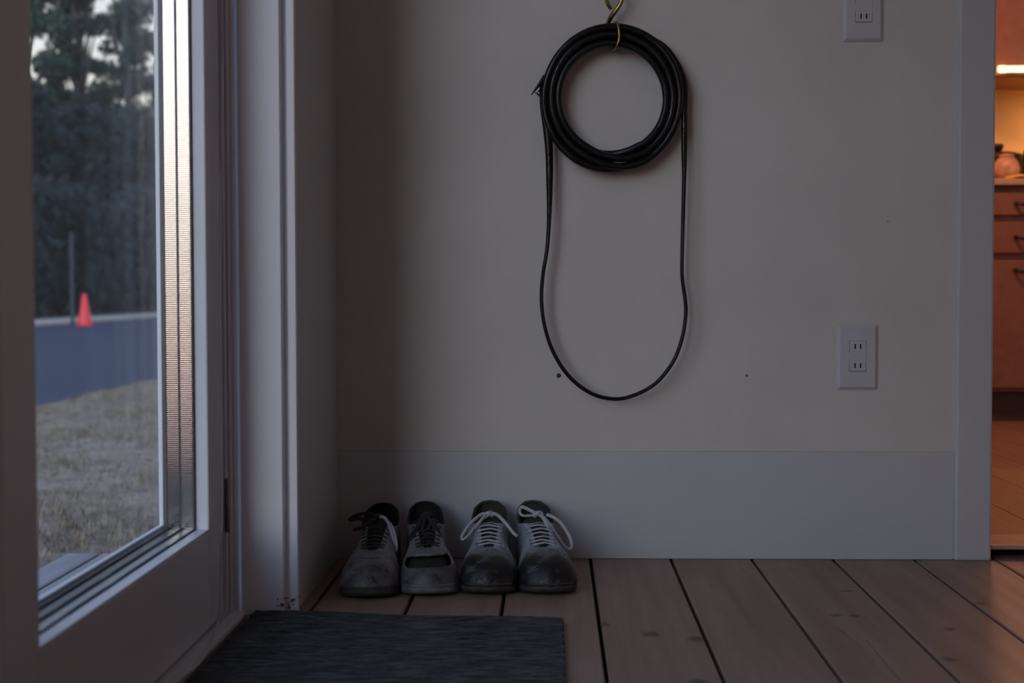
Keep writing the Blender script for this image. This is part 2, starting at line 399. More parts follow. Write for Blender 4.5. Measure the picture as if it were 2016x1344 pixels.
MB().tube([(.006, .0018, .132), (.006, .0018, .2095)], .0032).build('hinge_pin', MAT['hinge'], door, True)
door2 = glass_door('door_2', -1.3220, 'second white glass door leaf, between the first and the third')
added_door3 = glass_door('door_3_added', -2.1410, 'third white glass door leaf, unseen and added to let in more skylight, next to the rear wall')  # unseen leaf added so more skylight bounces around the room

# ------------------------------------------------------------------ cable hanging in the door gap
cp = [(435, -60), (436, 200), (434, 420), (434, 640), (436, 860), (437, 1000), (435, 1130), (433, 1190)]
pts = [hit(x, y, 0, -.4665) for x, y in cp]
for x, y, X in ((428, 1225, -.4640), (418, 1262, -.4590), (402, 1291, -.4545), (378, 1318, -.4520), (345, 1344, -.4500)):
    q = hit(x, y, 2, .0155); pts.append(np.array((max(q[0], -.4665) if X is None else q[0], q[1], q[2])))
pts[-1] = pts[-1]; pts.append(pts[-1]+np.array((-.002, -.25, 0))); pts.append(pts[-1]+np.array((0, -.5, 0)))
top = pts[0].copy(); pts = [np.array((top[0], top[1], 2.0))]+pts
sp = smooth_path(pts, 140); base = sp[-1]
o = MB().tube([np.array(p)-base for p in sp], .0017).build('cable', MAT['cord'], None, True, loc=tuple(base))
tag(o, 'thin white cable hanging down the door gap and trailing along the threshold', 'cable')

# ------------------------------------------------------------------ doormat
q1, q2, q3, q4 = (-.4385, -.4600), (.0130, -.5000), (.0165, -1.45), (-.4400, -1.42)
m = MB(); U, V = 30, 420; TH = .0085
P = []
for j in range(V+1):
    v = j/V; row = []
    for i in range(U+1):
        u = i/U
        x = (1-v)*((1-u)*q1[0]+u*q2[0])+v*((1-u)*q4[0]+u*q3[0]); y = (1-v)*((1-u)*q1[1]+u*q2[1])+v*((1-u)*q4[1]+u*q3[1])
        if i in (0, U): x += (.0005*math.sin(j*1.9)+.0009*math.sin(j*.37))
        if j in (0, V): y += .0016*math.sin(i*2.3)
        row.append((x, y, TH+.0011*math.sin(j*PI/2*1.0)+.0006*math.sin(i*3+j*2.2)+.0012*math.sin(u*9+v*5)))
    P.append(row)
m.grid(P)
rim = [P[0][i] for i in range(U+1)]+[P[j][U] for j in range(1, V+1)]+[P[V][i] for i in range(U-1, -1, -1)]+[P[j][0] for j in range(V-1, 0, -1)]
m.grid([[(x, y, 0.0006) for x, y, z in rim], rim], wrap=True)
o = m.build('doormat', MAT['rug'], None, True); tag(o, 'dark grey-green woven mat lying on the boards before the glass door', 'mat')

# ------------------------------------------------------------------ hanging hose
HY = -.030
c0 = hit(1204.5, 195, 1, HY); cx, cz = float(c0[0]), float(c0[2])
hose = empty('rubber_hose', (cx, HY, cz-.13)); tag(hose, 'coiled black rubber hose with a long loop hanging on the wall hook', 'hose')
L0 = np.array((cx, HY, cz-.13))
sc = float(hit(1205, 195, 1, HY)[0]-hit(1204, 195, 1, HY)[0])
tr = .0064
rows = [(0, .1050, .0075), (1, .0950, .0050), (2, .0930, -.0090), (3, .1062, -.0105), (4, .1190, -.0080), (5, .1150, .0060)]
pts = []
for n, (kk, r, dy) in enumerate(rows):
    r2, dy2 = (rows[n+1][1], rows[n+1][2]) if n+1 < len(rows) else (r, dy)
    for i in range(72):
        a = 2*PI*i/72-PI/2+.6
        s = max(0, (i-58)/14); s = s*s*(3-2*s)
        rr = r+(r2-r)*s+.0012*math.sin(2*a+n*1.3); yy = dy+(dy2-dy)*s+.0012*math.sin(a*3+n)
        pts.append(np.array((rr*math.cos(a), yy, rr*1.03*math.sin(a)+.13)))
MB().tube(pts, tr).build('coil', MAT['rubber'], hose, True)
lp = [(1215, 62, 7), (1262, 70, 7), (1305, 92, 7.5), (1332, 128, 8), (1345, 170, 9), (1347, 230, 6.5), (1347, 300, 6), (1347, 345, 4.6), (1345, 420, 4.2), (1343, 500, 3.8), (1343, 545, 3.8), (1349, 590, 4), (1350, 620, 4), (1343, 665, 4), (1325, 712, 4), (1290, 755, 4), (1245, 779, 4), (1205, 785, 4), (1160, 772, 4.2), (1118, 738, 4.2), (1088, 690, 4.2), (1072, 640, 4), (1066, 590, 4), (1069, 540, 4), (1077, 490, 4.2), (1081, 430, 4.8), (1082, 360, 7), (1081, 300, 8), (1077, 250, 9), (1071, 205, 9), (1069, 160, 7)]
yo = lambda t: .002-.006*math.sin(PI*t)
raw = []
for i, (x, y, wd) in enumerate(lp):
    t = i/(len(lp)-1); q = hit(x, y, 1, HY+yo(t)); raw.append(np.array((q[0], q[1], q[2], wd)))
spl = smooth_path(raw, 27*6)
lpts = [p[:3]-L0 for p in spl]; lw = [p[3]*sc for p in spl]
MB().sweep(lpts, lambda i: (.0058, lw[i]), up=(0, 1, 0)).build('hanging_loop', MAT['rubber'], hose, True)
for nm, a, b, w0, w1 in (('loose_end', (1074, 150), (1046, 187), 5.5, .8), ('loose_end', (1054, 182), (1072, 196), .9, 3.5), ('loose_end', (1058, 183), (1071, 166), .9, 1.6)):
    A = hit(a[0], a[1], 1, HY-.004)-L0; B = hit(b[0], b[1], 1, HY-.006)-L0
    MB().sweep([A+(B-A)*i/6 for i in range(7)], lambda i: (.005, (w0+(w1-w0)*i/6)*sc), up=(0, 1, 0)).build(nm, MAT['rubber'], hose, True)

# brass S hook and the wall hook it hangs from
hk = empty('s_hook', tuple(hit(1205, 40, 1, HY))); tag(hk, 'brass S-hook carrying the black hose coil', 'hook')
H0 = np.array(hk.location)
path = [(1203, 18, .006, 3.0), (1196, 6, .003, 3.6), (1195, -14, .0, 3.9), (1202, -30, -.002, 4), (1214, -32, -.003, 4), (1224, -18, -.003, 4), (1224, 0, -.003, 4), (1216, 16, -.002, 4), (1204, 32, .004, 4.2), (1198, 44, .012, 4.2), (1196, 60, .021, 4), (1197, 80, .022, 3.4), (1202, 95, .012, 2.6), (1207, 98, -.004, 2.2), (1213, 92, -.019, 2.1), (1219, 76, -.0225, 2.2), (1218, 58, -.0215, 2.3), (1215, 46, -.017, 2.3), (1210, 43, -.010, 1.6)]
raw = []
for x, y, dy, r in path:
    q = hit(x, y, 1, HY+dy); raw.append(np.array((q[0], q[1], q[2], r*sc*1.15)))
spl = smooth_path(raw, 18*8)
MB().tube([p[:3]-H0 for p in spl], lambda i: spl[min(i, len(spl)-1)][3]).build('hook_wire', MAT['brass'], hk, True)
wk = empty('wall_hook', tuple(hit(1210, -42, 1, -.001))); tag(wk, 'brass screw hook fixed in the plaster above the hose', 'hook')
K0 = np.array(wk.location); yk = HY-.001-K0[1]
MB().tube(smooth_path([(0, 0, .02), (0, -.010, .017), (0, yk+.008, -.006), (0, yk, -.0115), (0, yk-.008, -.008), (0, yk-.0115, .002)], 40), .0024).build('hook_arm', MAT['brass'], wk, True)
pl = MB().lathe([(.011, 0), (.011, .002), (.007, .0035)], n=20).build('back_plate', MAT['brass'], wk, True); pl.rotation_euler = (PI/2, 0, 0); pl.location = (0, .0005, .02)

# ------------------------------------------------------------------ wall outlets
def outlet(px0, py0, px1, py1, label):
    a = hit(px0, py0, 1, -.004); b = hit(px1, py1, 1, -.004)
    W_, H_ = float(b[0]-a[0]), float(a[2]-b[2])
    if py0 < 0: H_ = .1155; 
    zc = float(b[2])+H_/2; xc = float(a[0]+b[0])/2
    o = empty('wall_outlet', (xc, 0, zc-H_/2)); tag(o, label, 'outlet', 'double outlets on the plaster wall')
    w2 = W_/2; c = .0055
    m = MB(); zz = H_
    v = [(-w2, 0, 0), (w2, 0, 0), (w2, 0, zz), (-w2, 0, zz), (-w2, -.0018, 0), (w2, -.0018, 0), (w2, -.0018, zz), (-w2, -.0018, zz),
         (-w2+c, -.0062, c), (w2-c, -.0062, c), (w2-c, -.0062, zz-c), (-w2+c, -.0062, zz-c)]
    m.add(v, [(0, 1, 2, 3), (0, 4, 5, 1), (1, 5, 6, 2), (2, 6, 7, 3), (3, 7, 4, 0), (4, 8, 9, 5), (5, 9, 10, 6), (6, 10, 11, 7), (7, 11, 8, 4), (8, 11, 10, 9)])
    m.build('plate', MAT['plate'], o, bevel=.0008)
    hw = .0142
    zc_ = H_*.515
    box('yoke', MAT['plate'], (-hw+.0008, hw+.0014, -.0072, -.0058, zc_-.0100, zc_+.0100), o, .0006)
    for s in (1, -1):
        z0 = zc_+s*.0168
        box('socket_seam', MAT['gasket'], (-hw-.0006, hw+.0006, -.00645, -.0058, z0-.0104, z0+.0098), o)
        r = box('receptacle', MAT['plate'], (-hw, hw, -.0074, -.0058, z0-.0096, z0+.0095), o, .0005)
        for sx_ in (-.0048, .0048):
            q = box('slot', MAT['dark'], (sx_-.0012, sx_+.0012, -.00025, .0002, 0, .0088), r); q.location = (sx_, -.00085, .0054)
    return o
outlet(1648, 638, 1728, 767, 'grey-white double wall outlet low on the plaster just above the baseboard')
outlet(1661, -45, 1739, 81, 'grey-white double wall outlet high on the plaster, above another outlet')

# ------------------------------------------------------------------ shoes
TP = [0, .06, .14, .25, .4, .55, .68, .78, .87, .94, 1]
PX = [0, .016, .028, .032, .0315, .037, .0445, .0478, .0460, .037, 0]
PY = [0, .003, .018, .05, .10, .15, .197, .230, .262, .285, .298]
TT = [0, .06, .14, .25, .33, .42, .5, .6, .7, .78, .88, 1]
TX = [0, .014, .0255, .030, .0295, .0225, .016, .0135, .012, .0105, .006, 0]
TY = [.006, .009, .022, .05, .075, .098, .115, .145, .172, .188, .194, .196]
TZ = [.108, .1065, .099, .085, .079, .083, .085, .077, .067, .061, .059, .0585]
def _sm(t, T, V):
    # smoothed interpolation
    e = .02; return (np.interp(t-e, T, V)+2*np.interp(t, T, V)+np.interp(t+e, T, V))/4
def out_pt(t, side, grow=0.0):
    x = np.interp(t, TP, PX) if t < .04 or t > .97 else _sm(t, TP, PX)
    y = np.interp(t, TP, PY) if t < .04 or t > .97 else _sm(t, TP, PY)
    if side < 0: x *= .97
    d = np.array((x, y-.14)); L = np.linalg.norm(d)+1e-9; d = d/L*(L+grow)
    return np.array((d[0]*side, d[1]+.14))
def surf(t, v, side, grow=0.0, toe_h=1.0):
    p = out_pt(t, side, -.002); T = np.array((_sm(t, TT, TX) if .03 < t < .96 else np.interp(t, TT, TX), np.interp(t, TT, TY), _sm(t, TT, TZ)))
    T[0] *= side
    wgt = np.interp(t, [0, .3, .6, .85, 1], [.06, .10, .16, .10, .07])
    zc = np.interp(t, [0, .3, .6, .8, 1], [.62, .62, .72, .98, 1.16])*toe_h
    C = np.array((p[0]*(1-wgt)+T[0]*wgt, p[1]*(1-wgt)+T[1]*wgt, .016+(T[2]-.016)*zc))
    P0 = np.array((p[0], p[1], .016))
    q = (1-v)**2*P0+2*v*(1-v)*C+v*v*T
    if grow:
        n = np.array((q[0], 0 if .2 < t < .8 else (q[1]-.14)*.5, (q[2]-.02)*.9)); n /= np.linalg.norm(n)+1e-9
        q = q+n*grow
    return q
def L(q): return (float(q[0]), -float(q[1]), float(q[2]))
NS, NV = 72, 30
def ring_params():
    ts = [i/NS for i in range(NS+1)]
    return [(t, 1) for t in ts]+[(t, -1) for t in ts[-2:0:-1]]
RP = ring_params()
_cache = {}
def ring_mesh(key, fn, vs_, skip=None, flip=False):
    m = MB(); P = [[L(fn(t, v, s)) for (t, s) in RP] for v in vs_]
    m.grid(P, wrap=True)
    if skip: m.f = [f for i, f in enumerate(m.f) if not skip(vs_[i//len(RP)], *RP[i % len(RP)])]
    return m
MC = lambda t, s: .52+.05*s*(1-t)/.22
MH = lambda t, s: .19*math.sqrt(max(0, 1-((1-t)/.222)**2))
def shoe(label, x, y, rz, leather_m, lace_m, sole_m, lining_m, bow, mouth=False, seed=0):
    o = empty('sneaker', (x, y, 0), rz); tag(o, label, 'shoe', 'worn sneakers lined up against the baseboard')
    r_ = random.Random(seed)
    # sole with toe spring and a groove
    prof = [(0.000, -.004), (.004, .001), (.010, .0015), (.0125, -.0005), (.015, .0015), (.0185, .0005), (.0195, -.003)]
    def spring(yy): return .006*max(0, (yy-.22)/.07)**2
    P = []
    for z, g in prof:
        row = []
        for t, s in RP:
            q = out_pt(t, s, g); row.append((float(q[0]), -float(q[1]), z+spring(q[1])*(1-z/.03)))
        P.append(row)
    m = MB(); m.grid(P, wrap=True); n = len(RP)
    m.f.append(tuple(range(n-1, -1, -1))); m.f.append(tuple((len(P)-1)*n+i for i in range(n)))
    m.build('sole', sole_m, o, True)
    nv = 90 if mouth else NV; vv = [i/nv for i in range(nv+1)]
    sk = (lambda v, t, s: t > .775 and abs(v-MC(t, s)) < MH(t, s)) if mouth else None
    wr = lambda t, v, s: surf(t, v, s)+np.array((0, 0, (.0012*math.sin(t*41+seed)*math.sin(v*9+seed) if .6 < t else 0)))
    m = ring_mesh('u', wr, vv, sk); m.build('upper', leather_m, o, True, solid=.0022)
    # lining: from the collar down into the shoe
    def lin(t, v, s):
        a = surf(t, 1, s); b = surf(t, .25, s, -.004); b = b*np.array((.93, 1, 1)); b[1] = .14+(b[1]-.14)*.95
        c = a+(b-a)*v; c[0] *= (1-.06*min(1, v*3)); c[1] = .12+(c[1]-.12)*(1-.03*min(1, v*3)); return c
    m = ring_mesh('l', lin, [0, .12, .4, .7, 1.0]); n = len(RP); m.f.append(tuple(4*n+i for i in range(n)))
    m.build('lining', lining_m, o, True)
    # padded collar roll
    cts = [(t, -1) for t in np.linspace(.40, .02, 20)]+[(0, 1)]+[(t, 1) for t in np.linspace(.02, .40, 20)]
    m = MB(); m.tube([np.array(L(surf(t, 1, s)))*np.array((.97, 1, 1))+np.array((0, -.001, -.001)) for t, s in cts], .0028, up=(0, 0, 1)); m.build('collar', lining_m, o, True)
    if not mouth:
        # toe cap overlay
        ts = [t for t in RP if t[0] > .835]
        m = MB(); P = [[L(surf(t, v, s, .0014)) for (t, s) in ts] for v in [i/10*.66 for i in range(11)]]
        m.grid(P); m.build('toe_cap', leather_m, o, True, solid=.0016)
    else:
        def inn(t, v, s):
            q = surf(t, v, s, -.007); q[1] = .14+(q[1]-.14)*.95; q[0] *= .93; return q
        ts = [t for t in RP if t[0] > .70]
        m = MB(); m.grid([[L(inn(t, v, s)) for (t, s) in ts] for v in [i/8 for i in range(9)]]); m.build('mouth_shade_sheet', lining_m, o, True)  # black sheet behind the tear stands in for the shade inside the toe
        # torn lips
        for sg, rr in ((-1, .0017), (1, .0022)):
            ts2 = [t for t in RP if t[0] > .782]
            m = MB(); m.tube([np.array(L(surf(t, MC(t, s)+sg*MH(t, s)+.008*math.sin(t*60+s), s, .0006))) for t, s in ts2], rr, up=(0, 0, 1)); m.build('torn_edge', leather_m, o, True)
    # eyestay overlays
    for s in (1, -1):
        ts = np.linspace(.43, .80, 22)
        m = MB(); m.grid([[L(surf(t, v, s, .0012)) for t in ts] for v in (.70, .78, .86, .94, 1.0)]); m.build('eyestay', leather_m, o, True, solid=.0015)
        for kk in range(3):
            t0 = .485+kk*.055
            m = MB(); m.grid([[L(surf(t0+d+.10*(1-v), v, s, .0011)) for d in (0, .010, .020)] for v in np.linspace(.06, .70, 8)]); m.build('stripe', MAT['stripe'], o, True, solid=.001)
        hc = [t for t in np.linspace(0, .22, 10)]
        m = MB(); m.grid([[L(surf(t, v, s, .0011)) for t in hc] for v in np.linspace(.05, .6, 6)]); m.build('heel_patch', MAT['stripe'], o, True)
    # tongue
    P = []
    for i in range(15):
        u = i/14; yy = .192-.102*u; zz = np.interp(yy, [.088, .098, .115, .145, .172, .192], [.098, .094, .0885, .0775, .0665, .0590])-.0015
        hw = .012+.012*u; row = []
        for j in range(9):
            a = (j-4)/4; row.append((a*hw, -yy, zz-.006*a*a*(.6+u)+.0008*math.sin(i*1.7+j)))
        P.append(row)
    MB().grid(P).build('tongue', lining_m, o, True, solid=.004)
    # laces across
    tt = [.775, .725, .675, .625, .575, .525, .475]
    for i, t in enumerate(tt):
        a = surf(t, .90, 1, .0022); b = surf(t, .90, -1, .0022)
        dy = .0035*(1 if i % 2 else -1)
        mid = (a+b)/2; mid[2] = max(a[2], b[2])+.004
        pts = smooth_path([L(a+np.array((.0015, 0, -.003))), L(a+np.array((0, 0, .0005))), L(mid+np.array((.004, dy*.4, .0))), L(mid+np.array((-.004, -dy*.4, 0))), L(b+np.array((0, 0, .0005))), L(b+np.array((-.0015, 0, -.003)))], 24)
        MB().sweep(pts, lambda i: (.0016, .0029), up=(0, 0, 1)).build('lace', lace_m, o, True)
        for s in (1, -1):
            q = surf(t, .86, s, .0016); e = MB().lathe([(.0012, 0), (.0026, .0004), (.0026, .001), (.0010, .0012)], n=10).build('eyelet', MAT['eyelet'], o, True)
            e.location = L(q); e.rotation_euler = (0, s*.75, 0)
    kn = L(np.array((0, .106, .0985)))
    MB().tube(smooth_path([(kn[0]-.007, kn[1], kn[2]-.001), (kn[0]-.002, kn[1]-.003, kn[2]+.003), (kn[0]+.003, kn[1]+.002, kn[2]+.003), (kn[0]+.007, kn[1]-.001, kn[2]-.001)], 20), .0045).build('knot', lace_m, o, True)
    for pl_, m_ in bow:
        pts = smooth_path([(kn[0]+a*.001, kn[1]+b*.001, kn[2]+c*.001) for a, b, c in pl_], 44)
        MB().sweep(pts, lambda i: (.0017, .0030), up=(0, 1, 0)).build('bow_loop', m_ or lace_m, o, True)
    return o
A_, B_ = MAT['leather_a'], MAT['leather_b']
WL, DL = MAT['lace'], MAT['lace_dark']
bow1 = [([(0, 0, 2), (-16, -4, 8), (-36, -8, 5), (-46, -10, -2), (-34, -10, 0), (-16, -6, -1), (0, -2, 2)], DL),
        ([(0, 0, 2), (14, -10, 0), (24, -26, -18), (30, -38, -40), (33, -44, -48), (34, -40, -38), (26, -20, -14), (10, -4, 2)], WL),
        ([(0, -2, 1), (-14, -10, -6), (-28, -18, -14), (-38, -24, -16)], DL)]
bow2 = [([(0, 0, 2), (-10, -16, -6), (-24, -38, -22), (-29, -46, -30), (-24, -48, -28), (-12, -28, -12), (0, -6, 0)], DL),
        ([(0, 0, 2), (6, -16, -4), (16, -38, -24), (23, -46, -36), (20, -36, -22), (8, -10, -2)], DL),
        ([(0, -2, 2), (-4, -18, -6), (-8, -38, -20), (0, -48, -24), (6, -42, -22)], DL), ([(2, -2, 2), (6, -14, -8), (4, -30, -14), (-2, -36, -17)], DL)]
bow3 = [([(0, 0, 2), (-14, -6, 2), (-32, -16, -12), (-45, -24, -30), (-44, -28, -36), (-34, -26, -28), (-18, -14, -10), (0, -3, 1)], WL),
        ([(0, 0, 2), (12, -4, 2), (26, -12, -10), (40, -22, -26), (47, -26, -31)], WL),
        ([(0, 0, 2), (-8, -10, 0), (-20, -22, -14), (-24, -28, -18)], WL)]
bow4 = [([(0, 0, 2), (-10, 4, 6), (-26, 8, 13), (-31, 4, 6), (-26, -2, 0), (-12, -2, 0), (0, -2, 1)], WL),
        ([(0, 0, 2), (10, -8, -4), (26, -24, -26), (43, -38, -50), (52, -40, -48), (50, -32, -32), (34, -16, -8), (14, -4, 2)], WL),
        ([(0, -1, 2), (8, -10, -4), (17, -26, -22), (27, -40, -40)], WL)]
def place(hx_, hy_, tx_, ty_):
    a = math.atan2(tx_-hx_, -(ty_-hy_)); return hx_, hy_, a
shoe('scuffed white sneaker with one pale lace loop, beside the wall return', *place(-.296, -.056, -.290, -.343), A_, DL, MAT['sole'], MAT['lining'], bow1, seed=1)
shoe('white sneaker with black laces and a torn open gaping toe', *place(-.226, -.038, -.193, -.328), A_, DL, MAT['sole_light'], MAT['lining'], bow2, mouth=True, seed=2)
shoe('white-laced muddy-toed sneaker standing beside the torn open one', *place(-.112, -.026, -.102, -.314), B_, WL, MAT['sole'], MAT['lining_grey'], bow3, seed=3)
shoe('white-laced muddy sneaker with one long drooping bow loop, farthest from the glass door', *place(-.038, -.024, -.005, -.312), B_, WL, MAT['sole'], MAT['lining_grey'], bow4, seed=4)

# ------------------------------------------------------------------ kitchen beyond the doorway
MAT['kwall'] = paint('kitchen_wall', (.62, .50, .36), .6)
MAT['kwood'] = pine('varnished_cabinet', (.22, .095, .062), (.30, .14, .09), rough=.42)
MAT['kdark'] = plain('toe_kick', (.05, .03, .022), .7)
MAT['steel'] = plain('dark_handle', (.05, .045, .04), .4, .6)
MAT['counter'] = plain('pale_counter', (.45, .33, .22), .4)
MAT['tile'] = paint('backsplash', (.74, .52, .24), .35)
MAT['nosing'] = plain('pale_nosing', (.55, .40, .30), .3)
KF = .025; KY = 2.35
kf = box('floor_kitchen', MAT['dark'], (.10, 3.4, .131, 3.05, -.08, KF-.012)); tag(kf, 'raised kitchen floor of orange-lit wooden boards', 'floor', kind='structure')
x = PC+PW
first = None
while x+PW < 3.39:
    if first is None:
        first = MB().box(-PW/2+.001, PW/2-.001, -1.459, 1.459, 0, .012).build('plank', MAT['kpine'], kf, bevel=.001); o = first
    else:
        o = bpy.data.objects.new('plank', first.data); COL.objects.link(o); o.parent = kf
    o.location = (x+PW/2-kf.location.x, 1.5905-kf.location.y, KF-.012-kf.location.z); x += PW
th = empty('trim_5', (1.2, .07, 0)); tag(th, 'wooden threshold nosing at the edge of the raised kitchen floor', 'trim', kind='structure')
kid('nosing', MAT['nosing'], (XR+.001, 1.655, .009, .1305, .0165, KF), th, .0025)
kid('recess', MAT['dark'], (XR+.001, 1.655, .055, .1305, .0005, .0164), th)
for nm, b, lb in (('wall_kitchen_back', (.0, 3.4, 3.05, 3.15, -.08, 2.5), 'kitchen wall behind the counter'), ('wall_kitchen_left', (.0, .10, .131, 3.05, -.08, 2.5), 'kitchen side wall behind the plaster wall'),
                  ('wall_kitchen_right', (3.4, 3.5, .131, 3.15, -.08, 2.5), 'kitchen side wall far from the doorway post'), ('ceiling_kitchen', (.0, 3.5, .131, 3.15, 2.5, 2.6), 'kitchen ceiling')):
    tag(box(nm, MAT['kwall'], b), lb, 'ceiling' if 'ceil' in nm else 'wall', kind='structure')
kz = lambda yy, Y=KY: float(hit(1990, yy, 1, Y)[2])
zt0, zt1 = KF, kz(771); zc0, zc1 = kz(365), kz(352)
cab_x = [.715, 1.315, 1.915, 2.515]
labs = ['wooden drawer cabinet next to the kitchen side wall', 'wooden drawer cabinet under the dark pot and round jar', 'wooden drawer cabinet under the far half of the counter', 'wooden drawer cabinet at the end of the counter']
def cabinet(x0, label, w_=.598):
    c = empty('drawer_cabinet', (x0, KY, KF)); tag(c, label, 'cabinet', 'kitchen base cabinets')
    Z = lambda z: z-KF
    box('body', MAT['kwood'], (0, w_, .019, .60, Z(zt1), Z(zc0)-.001), c)
    box('toe_kick', MAT['kdark'], (0, w_, .045, .60, 0, Z(zt1)-.0005), c)
    zs = [zc0-.012, kz(431), kz(506), zt1]
    for i in range(3):
        d = box('drawer', MAT['kwood'], (.004, w_-.004, 0, .0185, Z(zs[i+1])+.012, Z(zs[i])-.010), c, .004)
        h = MB(); zz = Z((kz(402), kz(468), kz(533))[i]); xm = w_/2
        h.tube(smooth_path([(xm-.055, 0, zz+.004), (xm-.052, -.018, zz+.002), (xm-.03, -.026, zz-.003), (xm+.03, -.026, zz-.003), (xm+.052, -.018, zz+.002), (xm+.055, 0, zz+.004)], 30), .006)
        q = h.build('handle', MAT['steel'], d, True); q.location = tuple(-np.array(d.location))
    return c
for x0, lb in zip(cab_x, labs): cabinet(x0+.005, lb)
o = box('worktop', MAT['counter'], (.75, 3.16, KY-.02, KY+.69, zc0, zc1), bevel=.004); tag(o, 'pale kitchen worktop running over the drawer cabinets', 'worktop')
sb = box('backsplash', MAT['tile'], (.75, 3.16, KY+.692, KY+.699, zc1+.001, 1.36)); tag(sb, 'glowing yellow-orange backsplash panel above the worktop', 'backsplash')
# wall cabinets
zu = float(hit(1990, 150, 1, 2.68)[2])
ul = ['wooden wall cabinet nearest the kitchen side wall', 'wooden wall cabinet carrying the glowing light tube', 'wooden wall cabinet next to the tube-lit one', 'wooden wall cabinet at the end of the row']
for x0, lb in zip(cab_x, ul):
    c = empty('wall_cabinet', (x0+.005, 2.68, zu)); tag(c, lb, 'cabinet', 'kitchen wall cabinets')
    box('body', MAT['kwood'], (0, .598, .019, .365, 0, .75), c)
    d = box('cabinet_door', MAT['kwood'], (.002, .596, 0, .0185, .002, .748), c, .003)
    k_ = MB().tube([(0, -.001, .06), (0, -.02, .062), (0, -.02, .12), (0, -.001, .122)], .004).build('handle', MAT['steel'], d, True); k_.location = (.26, -.009, 0)
# glowing tube on the cabinet front
def emis(name, c, s):
    a = N(name); a.b.inputs['Emission Color'].default_value = c+(1,); a.b.inputs['Emission Strength'].default_value = s; a.set(c, .5); return a.m
tq = hit(1977, 136, 1, 2.645)
tl = empty('tube_lamp', (float(tq[0]), 2.645, float(tq[2]))); tag(tl, 'glowing warm light tube on the front of the wall cabinet', 'lamp')
MB().tube(smooth_path([(0, 0, 0), (.004, 0, 0), (.02, 0, 0), (.5, 0, 0), (.52, 0, 0)], 40), lambda i: .0115 if i > 2 else (.006, .009, .0108)[i]).build('tube', emis('warm_tube', (1.0, .78, .42), 2.2), tl, True)
MB().box(.02, .05, .011, .035, -.006, .006).build('bracket', MAT['steel'], tl); MB().box(.46, .49, .011, .035, -.006, .006).build('bracket', MAT['steel'], tl)
# small under-cabinet lamp lighting the backsplash
ulp = empty('under_cabinet_lamp', (2.40, 2.90, zu)); tag(ulp, 'slim warm lamp strip under the wall cabinets over the worktop', 'lamp')
box('housing', MAT['steel'], (-.40, .40, -.02, .02, -.012, -.0005), ulp, .002)
box('diffuser', emis('warm_strip', (1.0, .52, .14), 110.0), (-.39, .39, -.016, .016, -.0165, -.0125), ulp)
# ceiling pendant warming the kitchen
pd = empty('pendant_lamp', (1.24, 1.62, 2.5)); tag(pd, 'warm pendant lamp hanging from the kitchen ceiling', 'lamp')
MB().tube([(0, 0, 0), (0, 0, -.5)], .004).build('cord', MAT['steel'], pd, True)
MB().lathe([(.03, -.5), (.05, -.52), (.17, -.66), (.168, -.662), (.045, -.53), (.02, -.51)], n=28).build('lamp_shade', MAT['kdark'], pd, True)
MB().lathe([(.01, -.54), (.035, -.57), (.045, -.61), (.03, -.645), (.008, -.655)], n=20).build('bulb', emis('bulb_glow', (1.0, .62, .28), 6.0), pd, True)
pl_ = bpy.data.lights.new('pendant_light', 'POINT'); pl_.energy = 40; pl_.color = (1.0, .44, .28); pl_.shadow_soft_size = .06
plo = bpy.data.objects.new('pendant_light', pl_); COL.objects.link(plo); plo.location = (1.24, 1.62, 1.78)
# things on the worktop
cw = zc1
jq = hit(1984, 345, 1, KY+.12)
MAT['jar'] = plain('peach_ceramic', (.62, .36, .24), .4, 0, .35, 25)
MAT['cloth'] = plain('yellow_cloth', (.80, .52, .12), .7)
jr = empty('round_jar', (float(jq[0])-.005, KY+.12, cw)); tag(jr, 'round peach-coloured jar on the worktop before the dark pot', 'jar')
MB().lathe([(.022, 0), (.035, .006), (.044, .03), (.046, .045), (.040, .066), (.028, .080), (.02, .084)], n=26).build('body', MAT['jar'], jr, True)
MB().lathe([(.020, .084), (.026, .086), (.024, .092), (.006, .096)], n=20).build('lid', MAT['jar'], jr, True)
cl = MB(); cl.grid([[(.05*u*math.cos(a), -.045+.03*u*math.sin(a), .004+.012*(1-u)+.004*math.sin(3*a)*u) for a in np.linspace(0, 2*PI, 19)] for u in (0.02, .4, .8, 1.0)])
o = cl.build('cloth', MAT['cloth'], None, True, solid=.003, loc=(float(jq[0])+.01, KY+.07, cw)); tag(o, 'crumpled yellow cloth at the foot of the round jar', 'cloth')
pt = empty('cooking_pot', (float(jq[0])+.03, KY+.33, cw)); tag(pt, 'dark cooking pot with lid behind the round jar', 'pot')
MB().lathe([(.09, 0), (.10, .006), (.102, .095), (.105, .10)], n=28).build('body', MAT['steel'], pt, True)
MB().lathe([(.105, .101), (.10, .108), (.05, .120), (.012, .123)], n=28).build('lid', MAT['steel'], pt, True)
MB().lathe([(.010, .123), (.016, .128), (.022, .142), (.020, .150), (.008, .152)], n=16).build('knob', MAT['steel'], pt, True)
for s in (1, -1): MB().tube(smooth_path([(s*.10, -.03, .08), (s*.128, -.022, .083), (s*.128, .022, .083), (s*.10, .03, .08)], 20), .006).build('handle', MAT['steel'], pt, True)
bt = empty('bottle', (float(jq[0])+.10, KY+.16, cw)); tag(bt, 'dark bottle beside the round jar on the worktop', 'bottle')
MB().lathe([(.030, 0), (.034, .004), (.034, .10), (.030, .115), (.014, .135), (.013, .16)], n=22).build('body', MAT['steel'], bt, True)
MB().lathe([(.016, .16), (.016, .18), (.012, .182)], n=16).build('cap', MAT['kdark'], bt, True)

